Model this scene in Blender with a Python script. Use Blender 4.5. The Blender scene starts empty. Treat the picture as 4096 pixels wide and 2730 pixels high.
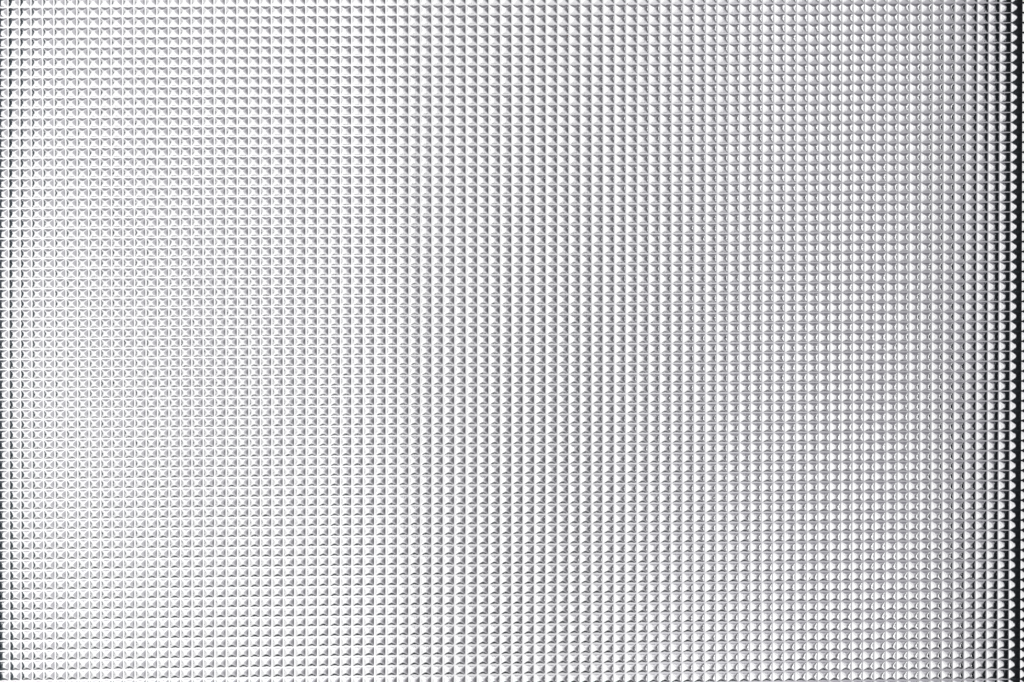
import bpy, math, random
import numpy as np
C = bpy.context.scene
COL = C.collection

# ------------------------------------------------------------------ camera
cam = bpy.data.cameras.new('camera')
cam.sensor_fit = 'HORIZONTAL'; cam.sensor_width = 36.0
cam.lens = 36.0*0.9/0.268534
cam.clip_start = 0.01; cam.clip_end = 50
co = bpy.data.objects.new('camera', cam); COL.objects.link(co)
co.location = (0, 0, 0.9)                       # straight above the sheet
C.camera = co
C.view_settings.view_transform = 'Standard'; C.view_settings.look = 'None'
C.view_settings.exposure = -0.1; C.view_settings.gamma = 1
C.view_settings.use_curve_mapping = False

# ------------------------------------------------------------------ studio environment
W = bpy.data.worlds.new('World'); C.world = W; W.use_nodes = True
nt = W.node_tree; nt.nodes.clear()
N = nt.nodes.new; Lk = nt.links.new
tc = N('ShaderNodeTexCoord'); sp = N('ShaderNodeSeparateXYZ'); Lk(tc.outputs['Generated'], sp.inputs[0])
def ramp(sock, stops):
    m = N('ShaderNodeMath'); m.operation = 'MULTIPLY_ADD'; m.inputs[1].default_value = .5; m.inputs[2].default_value = .5
    Lk(sock, m.inputs[0])
    r = N('ShaderNodeValToRGB'); e = r.color_ramp.elements
    for k, (d, c) in enumerate(stops):
        p = (d+1)/2
        el = e[k] if k < 2 else e.new(p)
        el.position = p
        el.color = (*c, 1) if isinstance(c, tuple) else (c, c, c, 1)
    Lk(m.outputs[0], r.inputs[0]); return r.outputs[0]
def g(v, t=0.0):                                # grey with a faint violet cast
    return (v*(1-.015*t), v*(1-.03*t), v*(1+.025*t))
SLATE = (.045, .062, .072)
def sd(a): return math.sin(math.radians(a))
rx = ramp(sp.outputs[0], [(-1, (.004, .006, .008)), (sd(-84), (.012, .016, .02)), (sd(-79), (.06, .075, .085)), (sd(-76.5), (.10, .125, .14)), (sd(-75), (.12, .15, .165)), (sd(-73), g(.88)),
     (sd(2), g(.90)), (sd(9), g(.74, .5)), (sd(16), g(.62, 1)), (sd(25), g(.52, 1)), (sd(34), g(.41, 1)), (sd(44), g(.28, 1)), (sd(54), g(.17, 1)),
     (sd(66), (.10, .10, .11)), (sd(76), SLATE), (1, (.012, .018, .024))])
ry = ramp(sp.outputs[1], [(-1, .01), (sd(-80), .04), (sd(-73), (.08, .095, .105)), (sd(-67), .24), (sd(-62), .58), (sd(-56), .80), (sd(-48), 1.06), (sd(-30), 1.13), (sd(-8), 1), (sd(24), 1), (sd(27), 1.3), (sd(36), 1.3), (sd(39), g(.64, 1)), (sd(48), g(.60, 1)), (sd(57), g(.44, 1)), (sd(66), g(.32, 1)), (sd(80), g(.24, 1)), (1, .2)])
mx = N('ShaderNodeMix'); mx.data_type = 'RGBA'; mx.blend_type = 'MULTIPLY'; mx.inputs[0].default_value = 1
Lk(rx, mx.inputs[6]); Lk(ry, mx.inputs[7])
bg = N('ShaderNodeBackground'); bg.inputs[1].default_value = 1.0
ow = N('ShaderNodeOutputWorld'); Lk(mx.outputs[2], bg.inputs[0]); Lk(bg.outputs[0], ow.inputs[0])

# ------------------------------------------------------------------ lamps
def area(name, x0, x1, y0, y1, z, rad, col=(1, 1, 1)):
    l = bpy.data.lights.new(name, 'AREA'); l.shape = 'RECTANGLE'; l.size = x1-x0; l.size_y = y1-y0
    l.energy = rad*math.pi*(x1-x0)*(y1-y0); l.color = col
    o = bpy.data.objects.new(name, l); COL.objects.link(o); o.location = ((x0+x1)/2, (y0+y1)/2, z)
    return o
area('softbox', -.92, -.085, -.74, .74, .5, .34)
area('added_fill', .085, .27, -.74, .74, .5, .13)  # added fill, lightens the right faces of the studs at the left
st = area('strip_lamp', 0, .09, -.30, .30, 0, 1.3)      # tall narrow lamp standing to the right of the sheet
st.location = (.36, 0, .055); st.rotation_euler = (0, math.radians(90), 0)

# ------------------------------------------------------------------ sheet shape
P = 3.0                                          # pitch of the studs, mm
def sst(a, b, x):
    t = np.clip((x-a)/(b-a), 0, 1); return t*t*(3-2*t)
def tilt(i):                                     # the sheet is gently domed from side to side
    return np.radians(13.5*np.clip((np.clip(i, -8, 92)-42)/47, -1.1, 1.1))
def tilty(j):
    return np.radians(8*np.clip((j-28)/34, -1.2, 1.4))
G = np.linspace(-70, 112, 18201); GD = G[1]-G[0]
GZ = -np.cumsum(np.sin(tilt(G)))*P*GD; GZ -= np.interp(42, G, GZ)
GY = -np.cumsum(np.sin(tilty(G)))*2.63*GD; GY -= np.interp(28, G, GY)
def base_xyz(i, j):
    s = i/89; t = j/61
    B = (np.ones_like(s), s, s*s, s**3, s**4, t, t*t, t**3, s*t, s*s*t, s*t*t)
    X = sum(c*b for c, b in zip((-134.7128, 279.9941, -22.3842, 14.1913, -0.2007, 3.2179, -3.0334, -0.003, -6.3548, -0.0135, 5.8238), B))
    Y = sum(c*b for c, b in zip((89.1721, -3.316, 4.5145, 0.4353, -0.044, -165.8875, 5.3661, -3.5625, 11.4704, -10.4879, 0.1589), B))
    Z = np.interp(i, G, GZ)+np.interp(j, G, GY)
    return X, Y, Z

I0, I1, J0, J1 = -2, 91, -4, 73
A = .447                                         # half width of a stud in pitches
HH = .62                                         # mm
def prof(m):                                     # height over normalised distance: steep foot, flatter top
    m = np.clip(m, 0, 1)
    f = .25*m+.85*(m-(1-(1-m)**3)/3)+2.6*np.clip(m-.86, 0, 1)**2
    return 1-f/(.25+.85*2/3+2.6*.14**2)
def stud(u, v):
    a, b = np.abs(u)/A, np.abs(v)/A
    m = (a**14+b**14)**(1/14)
    pyr = prof(m)
    prod = prof(a)*prof(b)
    return HH*(.7*pyr+.3*prod)
us = np.array([-.5, -.467, -.447, -.415, -.36, -.29, -.22, -.15, -.07, 0, .07, .15, .22, .29, .36, .415, .447, .467])
NU = len(us); ni, nj = (I1-I0), (J1-J0)
gi = (np.arange(I0, I1)[:, None]+us[None]+.5).ravel(); gi = np.append(gi, I1)
gj = (np.arange(J0, J1)[:, None]+us[None]+.5).ravel(); gj = np.append(gj, J1)
II, JJ = np.meshgrid(gi, gj, indexing='ij')
U = II-np.floor(II)-.5; V = JJ-np.floor(JJ)-.5
rng = np.random.default_rng(4)
X, Y, Z = base_xyz(II, JJ)
H = stud(U, V)
ci = np.clip(np.floor(II).astype(int)-I0, 0, ni-1); cj = np.clip(np.floor(JJ).astype(int)-J0, 0, nj-1)
hv = rng.normal(1, .01, (ni, nj)); H = H*hv[ci, cj]
edge = (np.maximum(abs(U), abs(V)) < .44)
H = H+np.where(edge & (H < .9*HH), rng.normal(0, .006, H.shape), 0)
T = tilt(II); TY = tilty(JJ)
X = X+np.sin(T)*H; Y = Y-np.sin(TY)*H; Z = Z+np.cos(T)*np.cos(TY)*H
n1, n2 = II.shape
co_ = np.stack([X, Y, Z], -1).reshape(-1, 3)*1e-3
idx = np.arange(n1*n2).reshape(n1, n2)
q = np.stack([idx[:-1, :-1], idx[:-1, 1:], idx[1:, 1:], idx[1:, :-1]], -1).reshape(-1, 4)
q = q[:, [0, 1, 2, 3]]

def mesh_obj(name, verts, quads, mat, smooth=True, parent=None):
    me = bpy.data.meshes.new(name)
    me.vertices.add(len(verts)); me.vertices.foreach_set('co', np.asarray(verts, np.float32).ravel())
    me.loops.add(quads.size); me.loops.foreach_set('vertex_index', quads.astype(np.int32).ravel())
    me.polygons.add(len(quads))
    me.polygons.foreach_set('loop_start', (np.arange(len(quads))*4).astype(np.int32))
    me.update(calc_edges=True)
    me.polygons.foreach_set('use_smooth', np.full(len(quads), smooth))
    me.materials.append(mat)
    o = bpy.data.objects.new(name, me); COL.objects.link(o)
    if parent: o.parent = parent
    return o

# ------------------------------------------------------------------ materials
def metal():
    m = bpy.data.materials.new('embossed_aluminium'); m.use_nodes = True
    t = m.node_tree; b = t.nodes['Principled BSDF']
    b.inputs['Base Color'].default_value = (.93, .93, .94, 1); b.inputs['Metallic'].default_value = 1
    tcn = t.nodes.new('ShaderNodeTexCoord')
    n1_ = t.nodes.new('ShaderNodeTexNoise'); n1_.inputs['Scale'].default_value = 2200; n1_.inputs['Detail'].default_value = 3
    t.links.new(tcn.outputs['Object'], n1_.inputs['Vector'])
    at = t.nodes.new('ShaderNodeAttribute'); at.attribute_name = 'stud'
    bp = t.nodes.new('ShaderNodeBump'); bp.inputs['Distance'].default_value = .00006
    mu = t.nodes.new('ShaderNodeMath'); mu.operation = 'MULTIPLY'; mu.inputs[1].default_value = .6
    t.links.new(at.outputs['Fac'], mu.inputs[0]); t.links.new(mu.outputs[0], bp.inputs['Strength'])
    t.links.new(n1_.outputs['Fac'], bp.inputs['Height']); t.links.new(bp.outputs[0], b.inputs['Normal'])
    n2_ = t.nodes.new('ShaderNodeTexNoise'); n2_.inputs['Scale'].default_value = 90; n2_.inputs['Detail'].default_value = 4
    t.links.new(tcn.outputs['Object'], n2_.inputs['Vector'])
    mr = t.nodes.new('ShaderNodeMapRange'); mr.inputs['To Min'].default_value = .05; mr.inputs['To Max'].default_value = .09
    t.links.new(n2_.outputs['Fac'], mr.inputs['Value']); t.links.new(mr.outputs[0], b.inputs['Roughness'])
    return m
def plain(name, col, rough=.6):
    m = bpy.data.materials.new(name); m.use_nodes = True
    b = m.node_tree.nodes['Principled BSDF']
    n = m.node_tree.nodes.new('ShaderNodeTexNoise'); n.inputs['Scale'].default_value = 60
    r = m.node_tree.nodes.new('ShaderNodeValToRGB')
    r.color_ramp.elements[0].color = (*[c*.8 for c in col], 1); r.color_ramp.elements[1].color = (*[c*1.2 for c in col], 1)
    m.node_tree.links.new(n.outputs['Fac'], r.inputs[0]); m.node_tree.links.new(r.outputs[0], b.inputs['Base Color'])
    b.inputs['Roughness'].default_value = rough; b.inputs['Specular IOR Level'].default_value = .08
    return m

# ------------------------------------------------------------------ the sheet (studded face, rim and back in one mesh)
TH = 1.2e-3
ring = np.concatenate([idx[:, 0], idx[-1, 1:], idx[-2::-1, -1], idx[0, -2:0:-1]])
low = co_[ring].copy(); low[:, 2] -= TH
nb = len(co_); lid = nb+np.arange(len(ring))
rs = np.stack([ring, np.roll(ring, -1), np.roll(lid, -1), lid], -1)
Vv = np.concatenate([co_, low]); Q = np.concatenate([q[:, ::-1], rs[:, ::-1]])
sheet = mesh_obj('embossed_metal_sheet', Vv, Q, metal())
att = sheet.data.attributes.new('stud', 'FLOAT', 'POINT')
sv = np.clip((.465-np.maximum(abs(U), abs(V)))/.05, 0, 1)*np.clip(np.maximum(abs(U), abs(V))/.2, .25, 1)
att.data.foreach_set('value', np.concatenate([sv.ravel(), np.zeros(len(low))]).astype(np.float32))
sheet['label'] = 'silver metal sheet embossed with rows of small square pyramids, filling the whole frame'
sheet['category'] = 'metal sheet'

# ------------------------------------------------------------------ dark bed; unseen ledges left and right shaped for the studs' dark reflections
bi = np.linspace(I0, I1, 60)
bx, _, bz = base_xyz(bi, np.full_like(bi, 28.))
bz = bz-TH*1e3-3.5
zl, zr = bz[0], bz[-1]
px = np.concatenate([[-420, -146, -144, -143.3, -143, -143, -143], bx[1:-1], [140.6, 140.6, 140.6, 140.9, 141.6, 143.6, 420]])
pz = np.concatenate([[zl+13.3, zl+13.3, zl+13.5, zl+13.2, zl+12.7, zl+7.5, zl], bz[1:-1], [zr, zr+14.0, zr+17.9, zr+18.4, zr+18.7, zr+18.8, zr+18.8]])
npf = len(px)
jy = np.linspace(-9, 78, 40)                     # the bed follows the doming of the sheet in the other direction too
yy = np.interp(jy, [-9, 78], [113., -116.]); dz = np.interp(jy, G, GY)
yy = np.concatenate([[280.], yy, [-280.]]); dz = np.concatenate([[dz[0]-8], dz, [dz[-1]-8]])
BX, BY = np.meshgrid(px, yy, indexing='ij'); BZ = pz[:, None]+dz[None, :]
bv = np.stack([BX, BY, BZ], -1).reshape(-1, 3)*1e-3
bidx = np.arange(BX.size).reshape(BX.shape)
bq = np.stack([bidx[:-1, :-1], bidx[:-1, 1:], bidx[1:, 1:], bidx[1:, :-1]], -1).reshape(-1, 4)[:, ::-1]
bed = mesh_obj('bed_with_ledges', bv, bq, plain('slate_right_ledge', (.022, .031, .038)), smooth=False)
bed.data.materials.append(plain('grey_left_ledge', (.2, .25, .27)))
bed.data.materials.append(plain('black_bed', (.008, .010, .013)))
mi = np.zeros(npf-1, np.int32); mi[:5] = 1; mi[5:-5] = 2  # ledge walls coloured black at the foot to deepen their reflection in the studs
bed.data.polygons.foreach_set('material_index', np.repeat(mi, len(yy)-1))
bed['kind'] = 'structure'

# ------------------------------------------------------------------ specks of dirt caught on the studs
def find(u, v):                                  # sheet indices of the studs nearest a spot on the sheet (u, v as fractions of the view)
    i, j = u*89.6-.7, v*68.2-.8
    for _ in range(12):
        x, y, z = [float(q) for q in base_xyz(np.array(i), np.array(j))]
        k = 900/(900-z)
        i += ((u-.5)*268.534-x*k)/3.0; j -= (-(v*2730-1365)*.06556-y*k)/2.63
    x, y, z = [float(q) for q in base_xyz(np.array(i), np.array(j))]
    return x*1e-3, y*1e-3, (z+.62)*1e-3
def speck(name, u, v, L_, W_, ang, mat, label, cat):
    x, y, z = find(u, v)
    rnd = random.Random(name+label); n = 9; V_ = []; F_ = []
    for k in range(n):                           # a bent, tapering crumb with an uneven six-sided section
        t = k/(n-1)-.5; w = W_*(1-(2*t)**2*.85)*rnd.uniform(.75, 1.2)
        for a in range(6):
            c, s_ = math.cos(a*math.pi/3), math.sin(a*math.pi/3)
            V_.append((t*L_, .25*L_*t*t+c*w*rnd.uniform(.8, 1.15), s_*w*.6))
    for k in range(n-1):
        for a in range(6):
            F_.append((k*6+a, k*6+(a+1) % 6, k*6+6+(a+1) % 6, k*6+6+a))
    F_ += [tuple(range(5, -1, -1)), tuple(range((n-1)*6, n*6))]
    me = bpy.data.meshes.new(name); me.from_pydata(V_, [], F_); me.materials.append(mat)
    o = bpy.data.objects.new(name, me); COL.objects.link(o)
    o.location = (x, y, z); o.rotation_euler = (0, 0, math.radians(ang))
    o['label'] = label; o['category'] = cat
rust = plain('rust_brown', (.16, .06, .02), .8); soot = plain('dark_lint', (.03, .025, .02), .9)
speck('dirt_flake', 2270/4096, 143/2730, .00045, .00013, -10, rust, 'tiny rust brown flake stuck between studs at the top, right of centre', 'dirt flake')
speck('lint_fibre', 2508/4096, 19/2730, .00062, .00007, 55, rust, 'thin brown fibre lying diagonally over the stud grid at the top edge', 'fibre')
speck('lint_fibre', 3237/4096, 2314/2730, .00095, .00010, 60, soot, 'dark curved fibre on the studs in the lower right area', 'fibre')
speck('lint_fibre', 3541/4096, 2468/2730, .00060, .00006, 50, soot, 'short thin dark fibre near the bottom right corner', 'fibre')
